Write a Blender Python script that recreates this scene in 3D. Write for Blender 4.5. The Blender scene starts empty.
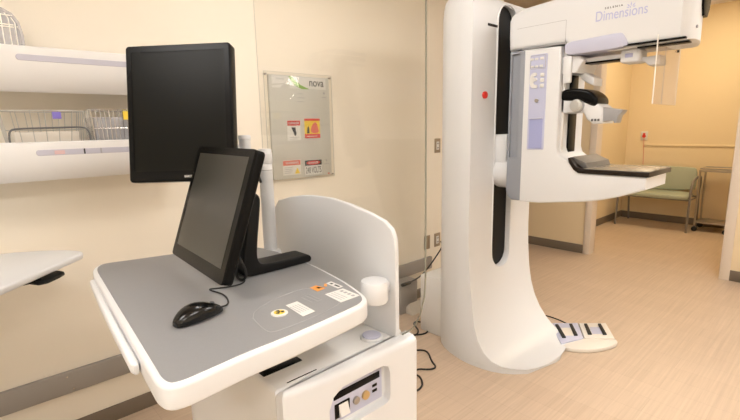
import bpy, bmesh, math, random
from mathutils import Vector, Matrix, Euler
from mathutils.geometry import tessellate_polygon
random.seed(7)
PI = math.pi
SC = bpy.context.scene
C = SC.collection

# ------------------------------------------------------------------ materials
MATS = {}
def mat(name, col, rough=.5, metal=0, spec=.5, emis=None, emis_s=0, coat=0, bump=None, noise=None, alpha=None):
    m = bpy.data.materials.new(name); m.use_nodes = True
    nt = m.node_tree; b = nt.nodes['Principled BSDF']
    b.inputs['Base Color'].default_value = (*col, 1)
    b.inputs['Roughness'].default_value = rough
    b.inputs['Metallic'].default_value = metal
    b.inputs['Specular IOR Level'].default_value = spec
    b.inputs['Coat Weight'].default_value = coat
    b.inputs['Coat Roughness'].default_value = .08
    if emis:
        b.inputs['Emission Color'].default_value = (*emis, 1); b.inputs['Emission Strength'].default_value = emis_s
    tc = nt.nodes.new('ShaderNodeTexCoord')
    if noise:   # (scale, amount)
        n = nt.nodes.new('ShaderNodeTexNoise'); n.inputs['Scale'].default_value = noise[0]; n.inputs['Detail'].default_value = 4
        nt.links.new(tc.outputs['Object'], n.inputs['Vector'])
        mx = nt.nodes.new('ShaderNodeMix'); mx.data_type = 'RGBA'
        a = noise[1]
        mx.inputs[6].default_value = (*[c*(1-a) for c in col], 1); mx.inputs[7].default_value = (*[min(1, c*(1+a)) for c in col], 1)
        nt.links.new(n.outputs['Fac'], mx.inputs[0]); nt.links.new(mx.outputs[2], b.inputs['Base Color'])
    if bump:    # (scale, strength)
        n = nt.nodes.new('ShaderNodeTexNoise'); n.inputs['Scale'].default_value = bump[0]; n.inputs['Detail'].default_value = 3
        nt.links.new(tc.outputs['Object'], n.inputs['Vector'])
        bp = nt.nodes.new('ShaderNodeBump'); bp.inputs['Strength'].default_value = bump[1]; bp.inputs['Distance'].default_value = .002
        nt.links.new(n.outputs['Fac'], bp.inputs['Height']); nt.links.new(bp.outputs['Normal'], b.inputs['Normal'])
    MATS[name] = m
    return m

def clear_mat(name, tint=(1, 1, 1), refl=1.45, rough=0.0, haze=0.0, haze_col=(.8, .8, .8)):
    m = bpy.data.materials.new(name); m.use_nodes = True; nt = m.node_tree
    nt.nodes.remove(nt.nodes['Principled BSDF']); out = nt.nodes['Material Output']
    tr = nt.nodes.new('ShaderNodeBsdfTransparent'); tr.inputs[0].default_value = (*tint, 1)
    gl = nt.nodes.new('ShaderNodeBsdfGlossy'); gl.inputs['Roughness'].default_value = rough
    lw = nt.nodes.new('ShaderNodeLayerWeight'); lw.inputs['Blend'].default_value = .5      # Schlick curve on the facing angle
    pw = nt.nodes.new('ShaderNodeMath'); pw.operation = 'POWER'; pw.inputs[1].default_value = 5
    nt.links.new(lw.outputs['Facing'], pw.inputs[0])
    r0 = ((refl-1)/(refl+1))**2
    fr = nt.nodes.new('ShaderNodeMath'); fr.operation = 'MULTIPLY_ADD'; fr.inputs[1].default_value = 1-r0; fr.inputs[2].default_value = r0
    nt.links.new(pw.outputs[0], fr.inputs[0])
    mx = nt.nodes.new('ShaderNodeMixShader')
    nt.links.new(fr.outputs[0], mx.inputs[0]); nt.links.new(tr.outputs[0], mx.inputs[1]); nt.links.new(gl.outputs[0], mx.inputs[2])
    last = mx
    if haze:
        df = nt.nodes.new('ShaderNodeBsdfDiffuse'); df.inputs[0].default_value = (*haze_col, 1)
        m2 = nt.nodes.new('ShaderNodeMixShader'); m2.inputs[0].default_value = haze
        nt.links.new(mx.outputs[0], m2.inputs[1]); nt.links.new(df.outputs[0], m2.inputs[2]); last = m2
    nt.links.new(last.outputs[0], out.inputs['Surface'])
    MATS[name] = m
    return m

white = mat('white_plastic', (.70, .71, .725), .32, bump=(60, .03))
white2 = mat('warm_white_plastic', (.71, .705, .695), .38)
offw = mat('off_white_paint', (.74, .73, .72), .45)
trimw = mat('trim_paint', (.74, .65, .55), .45)
grey = mat('work_surface_grey', (.255, .255, .26), .42, noise=(300, .05))
dgrey = mat('dark_grey_plastic', (.10, .10, .105), .4)
mgrey = mat('blue_grey_plastic', (.27, .29, .33), .4)
lav = mat('lavender_plastic', (.46, .48, .70), .4)
lav_d = mat('shaded_lavender_plastic', (.34, .37, .62), .4)  # lavender deepened with the shade of the grip recess
lav_p = mat('panel_lavender', (.49, .51, .68), .4)
lav_l = mat('pale_lavender_plastic', (.50, .51, .64), .4)
black = mat('black_gloss_plastic', (.004, .004, .004), .25, spec=.13)
mouse_black = mat('polished_black_plastic', (.004, .004, .004), .2, spec=.4)
blackm = mat('black_matte_plastic', (.007, .007, .007), .5, spec=.2)
screen = mat('display_glass', (.005, .005, .0035), .3, spec=.12)
screen_t = mat('touch_display_glass', (.030, .030, .025), .32, spec=.75)
rubber = mat('black_rubber', (.012, .012, .012), .6)
steel = mat('brushed_steel', (.42, .39, .35), .35, metal=.9, noise=(40, .12))
railm = mat('crash_rail_grey', (.30, .275, .25), .45)
basem = mat('brown_vinyl_base', (.17, .135, .10), .5)
chrome = mat('chrome_wire', (.62, .62, .62), .22, metal=1)
brass = mat('brass_connector', (.62, .45, .22), .3, metal=.8)
outletm = mat('bronze_plate', (.30, .24, .17), .4, metal=.3)
greenf = mat('sage_green_vinyl', (.37, .40, .30), .5, noise=(8, .06))
chairfr = mat('taupe_metal', (.22, .20, .18), .4, metal=.4)
paper = mat('white_label', (.70, .69, .665), .5)
inkd = mat('dark_ink', (.03, .03, .03), .5)
inkg = mat('grey_ink', (.35, .35, .36), .5)
redm = mat('red_label', (.62, .03, .02), .45)
pinkred = mat('faded_red_label', (.70, .16, .12), .45)
orange = mat('orange_label', (.80, .32, .06), .45)
yellow = mat('yellow_label', (.80, .58, .05), .45)
greenm = mat('green_swoosh', (.22, .42, .05), .45)
palepink = mat('pale_pink_label', (.62, .42, .42), .45)
purple = mat('purple_label', (.19, .15, .50), .45)
boardm = mat('silver_board', (.55, .54, .50), .35, spec=.5)
carbon = mat('carbon_table_top', (.30, .26, .20), .26)
brown = mat('dark_brown_edge', (.016, .010, .007), .3, spec=.25)
knobm = mat('satin_knob', (.55, .55, .53), .3, metal=.5)
dtaupe = mat('dark_taupe_ridge', (.13, .12, .11), .35)
greyt = mat('paddle_grey', (.33, .33, .34), .3)
creamp = mat('cream_plastic', (.72, .67, .60), .4)
acr = clear_mat('clear_acrylic', (.985, .985, .975), 1.42)
acr2 = clear_mat('clear_ribbed_plastic', (.93, .93, .94), 1.5, .05, .30, (.75, .75, .80))
slotm = mat('grey_lavender_window', (.47, .46, .53), .3)
shieldm = clear_mat('clear_face_shield', (.93, .90, .88), 1.3, 0, .06, (.8, .75, .7))
edgem = mat('acrylic_edge', (.23, .225, .18), .25)
coveredge = mat('cover_edge_clear', (.55, .53, .47), .3)
edgew = mat('bright_acrylic_edge', (.9, .88, .82), .3)
wiremat = mat('grey_wire', (.50, .49, .46), .3, metal=.5)

# wall paint with faint mottling
def wall_paint(name, col):
    return mat(name, col, .6, noise=(1.3, .02), bump=(220, .12))
wallA = wall_paint('cream_wall_paint', (.80, .738, .628))
wallB = wall_paint('warm_lit_wall_paint', (.80, .66, .44))  # yellow light of the warm alcove lamps is put into this wall colour
ceilm = mat('ceiling_tile', (.66, .58, .48), .8, bump=(90, .3))

# floor: wood-look vinyl planks with fine streaks
def floor_mat():
    m = bpy.data.materials.new('woodgrain_vinyl'); m.use_nodes = True; nt = m.node_tree; N = nt.nodes; L = nt.links
    b = N['Principled BSDF']; b.inputs['Roughness'].default_value = .36; b.inputs['Specular IOR Level'].default_value = .45
    tc = N.new('ShaderNodeTexCoord')
    mp = N.new('ShaderNodeMapping'); mp.inputs['Rotation'].default_value = (0, 0, math.radians(90)); L.new(tc.outputs['Object'], mp.inputs[0])
    br = N.new('ShaderNodeTexBrick'); br.inputs['Scale'].default_value = 1; br.inputs['Brick Width'].default_value = 1.2; br.inputs['Row Height'].default_value = .15
    br.inputs['Mortar Size'].default_value = .0012; br.inputs['Mortar Smooth'].default_value = .3
    br.inputs['Color1'].default_value = (.60, .465, .345, 1); br.inputs['Color2'].default_value = (.575, .442, .325, 1); br.inputs['Mortar'].default_value = (.50, .38, .275, 1)
    L.new(mp.outputs[0], br.inputs['Vector'])
    ms = N.new('ShaderNodeMapping'); ms.inputs['Rotation'].default_value = (0, 0, math.radians(90)); ms.inputs['Scale'].default_value = (1.6, 70, 1); L.new(tc.outputs['Object'], ms.inputs[0])
    n = N.new('ShaderNodeTexNoise'); n.inputs['Scale'].default_value = 1; n.inputs['Detail'].default_value = 6; n.inputs['Roughness'].default_value = .65
    L.new(ms.outputs[0], n.inputs['Vector'])
    cr = N.new('ShaderNodeValToRGB'); cr.color_ramp.elements[0].position = .3; cr.color_ramp.elements[0].color = (.86, .85, .84, 1)
    cr.color_ramp.elements[1].position = .7; cr.color_ramp.elements[1].color = (1.06, 1.06, 1.07, 1); L.new(n.outputs['Fac'], cr.inputs[0])
    mx = N.new('ShaderNodeMix'); mx.data_type = 'RGBA'; mx.blend_type = 'MULTIPLY'; mx.inputs[0].default_value = 1
    L.new(br.outputs['Color'], mx.inputs[6]); L.new(cr.outputs[0], mx.inputs[7]); L.new(mx.outputs[2], b.inputs['Base Color'])
    return m
floorm = floor_mat()

# ------------------------------------------------------------------ mesh helpers
def finish(name, bm, m, parent=None, smooth=40, loc=None, rot=None):
    bmesh.ops.recalc_face_normals(bm, faces=bm.faces[:])
    me = bpy.data.meshes.new(name); bm.to_mesh(me); bm.free()
    me.polygons.foreach_set('use_smooth', [True]*len(me.polygons))
    me.set_sharp_from_angle(angle=math.radians(smooth))
    me.materials.append(m)
    o = bpy.data.objects.new(name, me); C.objects.link(o)
    if loc is not None: o.location = loc
    if rot is not None: o.rotation_euler = rot
    if parent is not None:
        o.parent = parent
        o.matrix_parent_inverse = parent_world(parent).inverted()
    return o
def parent_world(p):
    M = p.matrix_parent_inverse @ p.matrix_basis if p.parent else p.matrix_basis
    # matrix_basis is stale until update: build it from the channels
    L = Matrix.LocRotScale(p.location, p.rotation_euler, p.scale)
    if p.parent: return parent_world(p.parent) @ p.matrix_parent_inverse @ L
    return L
def thing(name, label, cat, loc=(0, 0, 0), group=None):
    o = bpy.data.objects.new(name, None); C.objects.link(o); o.location = loc; o.empty_display_size = .05
    o['label'] = label; o['category'] = cat
    if group: o['group'] = group
    return o
def tag(o, label, cat, group=None):
    o['label'] = label; o['category'] = cat
    if group: o['group'] = group
    return o
def merge(dst, src, M=None):
    me = bpy.data.meshes.new('tmp'); src.to_mesh(me); src.free()
    if M is not None: me.transform(M)
    dst.from_mesh(me); bpy.data.meshes.remove(me)
def bx(lo, hi, bev=0, seg=2, M=None):
    bm = bmesh.new(); bmesh.ops.create_cube(bm, size=1)
    s = [hi[i]-lo[i] for i in range(3)]; c = [(hi[i]+lo[i])/2 for i in range(3)]
    for v in bm.verts: v.co = Vector((v.co.x*s[0]+c[0], v.co.y*s[1]+c[1], v.co.z*s[2]+c[2]))
    if bev: bmesh.ops.bevel(bm, geom=bm.edges[:], offset=bev, segments=seg, profile=.5, affect='EDGES')
    if M is not None: bm.transform(M)
    return bm
def prism(pts, axis, lo, hi, bev=0, seg=3, M=None):
    """polygon (2D) extruded along axis 'x','y','z'. 2D coords are the other two axes in xyz order."""
    bm = bmesh.new()
    def co(p, h):
        if axis == 'x': return (h, p[0], p[1])
        if axis == 'y': return (p[0], h, p[1])
        return (p[0], p[1], h)
    a = [bm.verts.new(co(p, lo)) for p in pts]; b = [bm.verts.new(co(p, hi)) for p in pts]
    n = len(pts)
    fa = bm.faces.new(a); fb = bm.faces.new(b[::-1])
    for i in range(n): bm.faces.new((a[i], b[i], b[(i+1) % n], a[(i+1) % n]))
    bmesh.ops.recalc_face_normals(bm, faces=bm.faces[:])
    if bev:
        es = [e for e in bm.edges if len(set(e.link_faces) & {fa, fb}) == 1]
        bmesh.ops.bevel(bm, geom=es, offset=bev, segments=seg, profile=.5, affect='EDGES')
    if M is not None: bm.transform(M)
    return bm
def rrect(x0, y0, x1, y1, r, n=6):
    pts = []
    for cx_, cy_, a0 in ((x1-r, y1-r, 0), (x0+r, y1-r, PI/2), (x0+r, y0+r, PI), (x1-r, y0+r, 3*PI/2)):
        for k in range(n+1):
            a = a0+PI/2*k/n; pts.append((cx_+r*math.cos(a), cy_+r*math.sin(a)))
    return pts
def chaikin(p, it=2, closed=True):
    for _ in range(it):
        q = []; n = len(p)
        rng = range(n if closed else n-1)
        if not closed: q.append(p[0])
        for i in rng:
            a, b = p[i], p[(i+1) % n]
            q.append(tuple(.75*a[k]+.25*b[k] for k in range(len(a)))); q.append(tuple(.25*a[k]+.75*b[k] for k in range(len(a))))
        if not closed: q.append(p[-1])
        p = q
    return p
def inset(p, d):
    n = len(p); out = []
    A = sum(p[i][0]*p[(i+1) % n][1]-p[(i+1) % n][0]*p[i][1] for i in range(n)); sg = 1 if A > 0 else -1
    for i in range(n):
        a, b = Vector(p[i-1]), Vector(p[(i+1) % n]); t = (b-a).normalized()
        out.append((p[i][0]-t.y*d*sg, p[i][1]+t.x*d*sg))
    return out
def cyl(p0, p1, r0, r1=None, n=24, bev=0):
    bm = bmesh.new(); p0, p1 = Vector(p0), Vector(p1); r1 = r0 if r1 is None else r1
    d = p1-p0; L = d.length
    bmesh.ops.create_cone(bm, cap_ends=True, segments=n, radius1=r0, radius2=r1, depth=L)
    if bev:
        es = [e for e in bm.edges if any(len(f.verts) > 4 for f in e.link_faces)]
        bmesh.ops.bevel(bm, geom=es, offset=bev, segments=3, profile=.5, affect='EDGES')
    q = Vector((0, 0, 1)).rotation_difference(d.normalized())
    bm.transform(Matrix.Translation((p0+p1)/2) @ q.to_matrix().to_4x4())
    return bm
def tube(pts, r, n=8, closed=False, smooth_it=0):
    if smooth_it: pts = chaikin([tuple(p) for p in pts], smooth_it, closed)
    P = [Vector(p) for p in pts]; bm = bmesh.new(); rings = []; m = len(P)
    up = Vector((0, 0, 1)); prev = None
    for i in range(m):
        if closed: t = P[(i+1) % m]-P[i-1]
        else: t = P[min(i+1, m-1)]-P[max(i-1, 0)]
        t.normalize()
        if prev is None:
            u = t.cross(up)
            if u.length < 1e-3: u = t.cross(Vector((1, 0, 0)))
        else:
            u = prev-t*prev.dot(t)
        u.normalize(); prev = u; v = t.cross(u)
        rings.append([bm.verts.new(P[i]+(u*math.cos(2*PI*k/n)+v*math.sin(2*PI*k/n))*r) for k in range(n)])
    for i in range(m if closed else m-1):
        a, b = rings[i], rings[(i+1) % m]
        for k in range(n): bm.faces.new((a[k], a[(k+1) % n], b[(k+1) % n], b[k]))
    if not closed: bm.faces.new(rings[0]); bm.faces.new(rings[-1][::-1])
    return bm
def lathe(prof, c, n=32):
    bm = bmesh.new(); rings = []
    for r, z in prof:
        if r < 1e-5: rings.append([bm.verts.new((c[0], c[1], c[2]+z))])
        else: rings.append([bm.verts.new((c[0]+r*math.cos(2*PI*k/n), c[1]+r*math.sin(2*PI*k/n), c[2]+z)) for k in range(n)])
    for a, b in zip(rings, rings[1:]):
        for k in range(n):
            k2 = (k+1) % n
            if len(a) == 1 and len(b) == 1: continue
            if len(a) == 1: bm.faces.new((a[0], b[k], b[k2]))
            elif len(b) == 1: bm.faces.new((a[k], b[0], a[k2]))
            else: bm.faces.new((a[k], b[k], b[k2], a[k2]))
    return bm
def multi(*bms):
    bm = bmesh.new()
    for b in bms: merge(bm, b)
    return bm
def boolean(o, cutter_bm, op='DIFFERENCE'):
    me = bpy.data.meshes.new('cut'); bmesh.ops.recalc_face_normals(cutter_bm, faces=cutter_bm.faces[:]); cutter_bm.to_mesh(me); cutter_bm.free()
    c = bpy.data.objects.new('cut', me); C.objects.link(c)
    md = o.modifiers.new('b', 'BOOLEAN'); md.object = c; md.operation = op; md.solver = 'EXACT'
    dg = bpy.context.evaluated_depsgraph_get(); dg.update()
    nm = bpy.data.meshes.new_from_object(o.evaluated_get(dg)); o.modifiers.clear()
    old = o.data; o.data = nm; nm.name = old.name + '_cut'; bpy.data.objects.remove(c); bpy.data.meshes.remove(me)
    nm.polygons.foreach_set('use_smooth', [True]*len(nm.polygons)); nm.set_sharp_from_angle(angle=math.radians(38))
def text_bm(body, h, w=None, depth=.0006, bold=0):
    cu = bpy.data.curves.new('t', 'FONT'); cu.body = body; cu.size = 1; cu.extrude = 0; cu.offset = bold
    o = bpy.data.objects.new('t', cu); C.objects.link(o)
    dg = bpy.context.evaluated_depsgraph_get(); dg.update()
    me = bpy.data.meshes.new_from_object(o.evaluated_get(dg))
    bpy.data.objects.remove(o); bpy.data.curves.remove(cu)
    bm = bmesh.new(); bm.from_mesh(me); bpy.data.meshes.remove(me)
    xs = [v.co.x for v in bm.verts]; ys = [v.co.y for v in bm.verts]
    x0, x1, y0, y1 = min(xs), max(xs), min(ys), max(ys)
    sy = h/(y1-y0); sx = w/(x1-x0) if w else sy
    for v in bm.verts: v.co = Vector(((v.co.x-x0)*sx, (v.co.y-y0)*sy, 0))
    r = bmesh.ops.extrude_face_region(bm, geom=bm.faces[:])
    for g in r['geom']:
        if isinstance(g, bmesh.types.BMVert): g.co.z += depth
    return bm
def frame(origin, right, up):
    r = Vector(right).normalized(); u = Vector(up).normalized(); n = r.cross(u)
    return Matrix(((r.x, u.x, n.x, origin[0]), (r.y, u.y, n.y, origin[1]), (r.z, u.z, n.z, origin[2]), (0, 0, 0, 1)))
def struct(name, bm, m, parent=None):
    o = finish(name, bm, m, parent)
    if parent is None: o['kind'] = 'structure'
    return o

# ------------------------------------------------------------------ camera (f, pitch, roll solved from the room's vanishing points)
cx, cy = 370, 210
vx = (865-cx, -(118-cy)); vy = (-50-cx, -(136.5-cy))
F = math.sqrt(-(vx[0]*vy[0]+vx[1]*vy[1]))
X = Vector((vx[0], vx[1], -F)).normalized(); Y = Vector((vy[0], vy[1], -F)).normalized(); Z = X.cross(Y)
cam = bpy.data.cameras.new('camera'); co = bpy.data.objects.new('camera', cam); C.objects.link(co); SC.camera = co
cam.sensor_width = 36; cam.sensor_fit = 'HORIZONTAL'; cam.lens = F/740*36; cam.clip_start = .02
Mr = Matrix((X, Y, Z)).to_4x4(); Mr.translation = (0, 0, 1.45); co.matrix_world = Mr

# ------------------------------------------------------------------ setting
WY = 2.433; CH = 2.75; AC = 3.05
struct('floor', bx((-2.4, -2.2, -.1), (8.2, 4.2, 0)), floorm)
struct('ceiling', bx((-2.4, -2.2, CH), (5.1, 4.2, CH+.1)), ceilm)
struct('wall_left', bx((-2.3, WY, 0), (3.9, WY+.12, CH)), wallA)
struct('wall_left_return', bx((3.9, WY, 0), (4.0, 3.6, CH)), wallA)
struct('wall_back_left', bx((3.9, 3.6, 0), (5.1, 3.7, CH)), wallB)
struct('wall_far_left', bx((5.1, 1.99, 0), (5.22, 3.7, AC)), wallB)
struct('wall_far_header', bx((5.1, .74, 2.49), (5.22, 1.99, AC)), wallB)
struct('wall_far_right', bx((5.1, -2.1, 0), (5.22, .74, AC)), wallB)
struct('wall_near', bx((-2.3, -2.2, 0), (5.22, -2.1, CH)), wallA)
struct('wall_behind', bx((-2.4, -2.2, 0), (-2.3, WY+.12, CH)), wallA)
struct('wall_alcove_left', bx((5.22, 2.44, 0), (7.6, 2.56, AC)), wallB)
struct('wall_alcove_back', bx((7.6, -2.1, 0), (7.72, 2.56, AC)), wallB)
struct('wall_alcove_right', bx((5.22, -.6, 0), (7.6, -.5, AC)), wallB)
struct('ceiling_alcove', bx((5.1, -2.2, AC), (8.2, 4.2, AC+.1)), ceilm)
# door frame posts of the opening
struct('trim_1', bx((5.085, 1.925, 0), (5.235, 1.995, 2.49), .004), trimw)
struct('trim_2', bx((5.085, .675, 0), (5.235, .752, 2.49), .004), trimw)
struct('trim_3', bx((5.085, .675, 2.485), (5.235, 1.995, 2.50), .004), trimw)
# long crash rail on the left wall
r = struct('trim_4', bx((-2.3, WY-.028, .238), (2.93, WY, .345), .006), railm)
sc = bmesh.new()
for x in (-.35, .25, .9, 1.5, 2.1, 2.7):
    merge(sc, cyl((x, WY-.030, .325), (x, WY-.027, .325), .005, n=10)); merge(sc, cyl((x+.02, WY-.030, .258), (x+.02, WY-.027, .258), .005, n=10))
finish('rail_screw', sc, chrome, r)
struct('baseboard_left', bx((-2.3, WY-.010, 0), (3.9, WY, .083), .003), basem)
struct('baseboard_far_left', bx((5.09, 1.995, 0), (5.1, 3.6, .10), .003), basem)
struct('baseboard_far_right', bx((5.09, -2.1, 0), (5.1, .675, .10), .003), basem)
struct('baseboard_alcove_left', bx((5.22, 2.43, 0), (7.6, 2.44, .10), .003), basem)
struct('baseboard_alcove_back', bx((7.59, -.5, 0), (7.6, 2.44, .10), .003), basem)
struct('trim_5', bx((7.585, -.5, 1.105), (7.6, 2.20, 1.135), .004), wallB)

# ceiling lights
warm = mat('troffer_diffuser', (.9, .88, .84), .6, emis=(1, .965, .925), emis_s=20)
warm2 = mat('alcove_diffuser', (.9, .85, .75), .6, emis=(1, .82, .55), emis_s=20)
def troffer(x, y, w, d, m, label, group, CH=CH):
    t = thing('ceiling_light', label, 'ceiling light', (x, y, CH), group)
    b = multi(bx((x-w/2-.03, y-d/2-.03, CH-.02), (x-w/2, y+d/2+.03, CH)), bx((x+w/2, y-d/2-.03, CH-.02), (x+w/2+.03, y+d/2+.03, CH)),
              bx((x-w/2, y-d/2-.03, CH-.02), (x+w/2, y-d/2, CH)), bx((x-w/2, y+d/2, CH-.02), (x+w/2, y+d/2+.03, CH)))
    finish('frame', b, offw, t)
    finish('diffuser', bx((x-w/2, y-d/2, CH-.012), (x+w/2, y+d/2, CH)), m, t)
G = 'recessed lights of the main room'
troffer(.9, -.9, 1.2, .6, warm, 'recessed ceiling light nearest the wall behind the camera, middle of the room', G)
troffer(3.3, .2, 1.2, .6, warm, 'recessed ceiling light in front of the imaging machine', G)
troffer(-1.2, -1.2, 1.2, .6, warm, 'recessed ceiling light in the corner behind the camera', G)
troffer(-1.1, .9, 1.2, .6, warm, 'recessed ceiling light left of the camera', G)
troffer(1.3, 1.3, .6, .6, warm, 'small recessed ceiling light between the cart and the imaging machine', G)
troffer(3.9, -1.3, .6, .6, warm, 'recessed ceiling light near the far right wall', G)
troffer(6.4, 1.2, .6, 1.2, warm2, 'recessed ceiling light of the waiting alcove', 'recessed light of the alcove', AC)

# ------------------------------------------------------------------ workstation cart
cart = thing('workstation_cart', 'white and grey rolling acquisition workstation cart with clear shield in the foreground', 'workstation cart', (.78, 1.26, 0))
body_pl = chaikin([(.520, .955), (.520, .93), (1.00, .945), (1.025, .98), (1.045, 1.58), (1.03, 1.62), (.55, 1.62), (.52, 1.59)], 2)
finish('cart_body', prism(body_pl, 'z', .09, .792, .012), white2, cart)
fc = finish('front_cover', prism(chaikin([(.518, .948), (.522, .893), (.985, .880), (1.012, .890), (1.022, .94), (1.012, .953)], 1), 'z', .085, .798, .018, 4), white, cart, 45)
boolean(fc, prism([(.652, .640), (.650, .690), (.668, .732), (.70, .750), (.85, .755), (.872, .744), (.880, .72), (.880, .648), (.874, .632), (.86, .626), (.665, .622), (.656, .628)], 'y', .80, .9095))
pan = finish('service_panel', bx((.668, .9085, .658), (.868, .913, .756), .001), lav_l, cart)
finish('display_strip', bx((.682, .9065, .728), (.858, .9095, .749), .001), black, pan)
finish('switch_bezel', bx((.684, .9055, .670), (.738, .9090, .714), .001), black, pan)
finish('rocker_switch', prism([(.9055, .674), (.895, .676), (.902, .692), (.9055, .709)], 'x', .698, .731, 0), paper, pan)
for xx, rr in ((.762, .0115), (.799, .0135)):
    finish('round_connector', cyl((xx, .910, .695), (xx, .901, .695), rr, n=20, bev=.001), brass if xx > .78 else steel, pan)
finish('port', bx((.828, .9065, .706), (.846, .9090, .714)), black, pan)
finish('port', bx((.828, .9065, .689), (.846, .9090, .697)), black, pan)
pan.location.z -= .022
finish('deck_slit', bx((.535, 1.022, .789), (.66, 1.050, .7945), .001), black, cart)
finish('deck_seam', bx((.565, .951, .7905), (.66, .954, .7930)), black, cart)
for xx, yy in ((.6, 1.0), (.98, 1.02), (.6, 1.55), (.98, 1.55)):
    cs = finish('caster', cyl((xx-.015, yy, .04), (xx+.015, yy, .04), .04, n=24, bev=.005), rubber, cart)
    finish('caster_fork', bx((xx-.022, yy-.02, .045), (xx+.022, yy+.02, .09), .004), dgrey, cs)
finish('lift_column', bx((.62, 1.20, .79), (.76, 1.45, .952), .02), white2, cart)
# desktop: wide at the operator's side, bulging at the back
desk_pl = [(.286, 1.69), (.305, 1.74), (.335, 1.765), (.415, 1.742), (.54, 1.712), (.70, 1.675), (.79, 1.62), (.835, 1.55), (.857, 1.416), (.850, 1.239), (.818, 1.019), (.793, .922), (.775, .865), (.748, .832), (.700, .818), (.484, .797), (.39, .796), (.284, .784), (.248, .782), (.222, .792), (.214, .826), (.219, .88), (.241, 1.151), (.277, 1.588)]
dp = chaikin(desk_pl, 2)
finish('desktop', prism(dp, 'z', .948, 1.0, .009, 4), white, cart)
ws = finish('work_surface', prism(inset(dp, .0135), 'z', .996, 1.0015, .0006, 1), grey, cart)
hl = [(.287, 1.64), (.262, 1.40), (.243, 1.18), (.226, .97), (.221, .955), (.212, .955), (.208, .97), (.2245, 1.18), (.2435, 1.40), (.268, 1.64), (.272, 1.65), (.283, 1.652)]
finish('desk_handle', prism(hl, 'z', .958, .982, .005, 3), white, cart)
# flush control pad drawn on the grey top, with marks
pad = chaikin([(.490, 1.0), (.464, .87), (.477, .840), (.685, .862), (.717, .91), (.705, .99), (.690, 1.045)], 2)
pad_bm = tube([(p[0], p[1], 1.0012) for p in pad], .0011, 6, closed=True)
finish('pad_outline', pad_bm, inkg, ws)
yb = finish('xray_button', cyl((.540, .928, 1.001), (.540, .928, 1.005), .021, n=28, bev=.001), paper, ws)
yb['label'] = 'round button with a yellow and black trefoil'
finish('yellow_disc', cyl((.540, .928, 1.004), (.540, .928, 1.0062), .0135, n=28), yellow, yb)
tre = bmesh.new()
for a in (90, 210, 330):
    pts = [(.540+.004*math.cos(math.radians(a+d)), .928+.004*math.sin(math.radians(a+d))) for d in (-30, 0, 30)] + [(.540+.0115*math.cos(math.radians(a+d)), .928+.0115*math.sin(math.radians(a+d))) for d in (30, 15, 0, -15, -30)]
    merge(tre, prism(pts, 'z', 1.0060, 1.0068))
merge(tre, cyl((.540, .928, 1.006), (.540, .928, 1.0068), .0025, n=12))
finish('trefoil', tre, inkd, yb)
def sticker(pts, m, lab=None):
    s = finish('sticker', prism(pts, 'z', 1.0012, 1.0022), m, ws)
    if lab: s['label'] = lab
    return s
s1 = sticker([(.580, .962), (.616, .964), (.611, .876), (.572, .872)], paper, 'white rectangular sticker beside the round button')
finish('print_line', multi(*[bx((.580+k*.008, .895, 1.0022), (.5815+k*.008, .945, 1.0026)) for k in range(4)]), inkg, s1)
sticker([(.700, 1.025), (.724, 1.028), (.730, .990), (.698, .985)], orange, 'orange sticker')
sticker([(.712, 1.012), (.722, 1.013), (.724, 1.000), (.712, .998)], paper)
sticker([(.736, 1.006), (.750, 1.022), (.753, 1.014), (.741, .998)], orange)
s2 = sticker([(.755, 1.021), (.776, 1.024), (.774, .965), (.753, .963)], paper, 'small white sticker near the desk edge')
finish('print_mark', multi(bx((.761, .970, 1.0022), (.768, .992, 1.0026)), bx((.761, 1.002, 1.0022), (.768, 1.012, 1.0026))), inkd, s2)
s3 = sticker([(.699, .952), (.763, .952), (.761, .877), (.693, .875)], paper, 'largest white sticker')
finish('print_line', multi(*[bx((.742, .885+k*.016, 1.0022), (.752, .894+k*.016, 1.0026)) for k in range(4)], *[bx((.705+k*.010, .888, 1.0022), (.7062+k*.010, .945, 1.0026)) for k in range(3)]), inkg, s3)
finish('pad_print', multi(bx((.655, .925, 1.0012), (.668, .927, 1.002)), bx((.655, .985, 1.0012), (.668, .987, 1.002)), bx((.655, .925, 1.0012), (.6565, .987, 1.002)), bx((.667, .925, 1.0012), (.6685, .987, 1.002)), bx((.640, .93, 1.0012), (.6415, .98, 1.002))), inkg, ws)
# back panel with arched top
bp = [(.925, .79), (1.62, .79), (1.64, 1.02), (1.635, 1.12), (1.591, 1.166), (1.50, 1.190), (1.429, 1.202), (1.362, 1.209), (1.242, 1.211), (1.134, 1.200), (1.035, 1.182), (.975, 1.166), (.942, 1.145), (.928, 1.115), (.925, 1.07)]
finish('back_panel', prism(bp, 'x', .95, .968, .005, 3), white, cart)
finish('cup_holder', lathe([(0, -.068), (.038, -.068), (.042, -.062), (.043, -.006), (.040, 0), (0, 0)], (.895, .962, .990)), white, cart)
finish('holder_bracket', bx((.93, .950, .945), (.952, .975, .975), .003), white, cart)
rg = finish('deck_dial', lathe([(0, 0), (.036, 0), (.036, .006), (.033, .009), (.0, .009)], (.900, .985, .791)), white, cart)
finish('dial_pad', cyl((.900, .985, .799), (.900, .985, .804), .030, n=32, bev=.002), lav_l, rg)
# post that carries the monitor arm
post = finish('post', lathe([(0, 0), (.040, 0), (.040, .19), (.036, .195), (.0255, .197), (.0255, .505), (.0262, .508), (.0262, .512), (.0255, .514), (.0255, .585), (.022, .590), (0, .590)], (.868, 1.53, .790)), white, cart)
finish('post_seam', cyl((.868, 1.53, 1.300), (.868, 1.53, 1.3015), .0264, n=32), dgrey, post)
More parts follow.
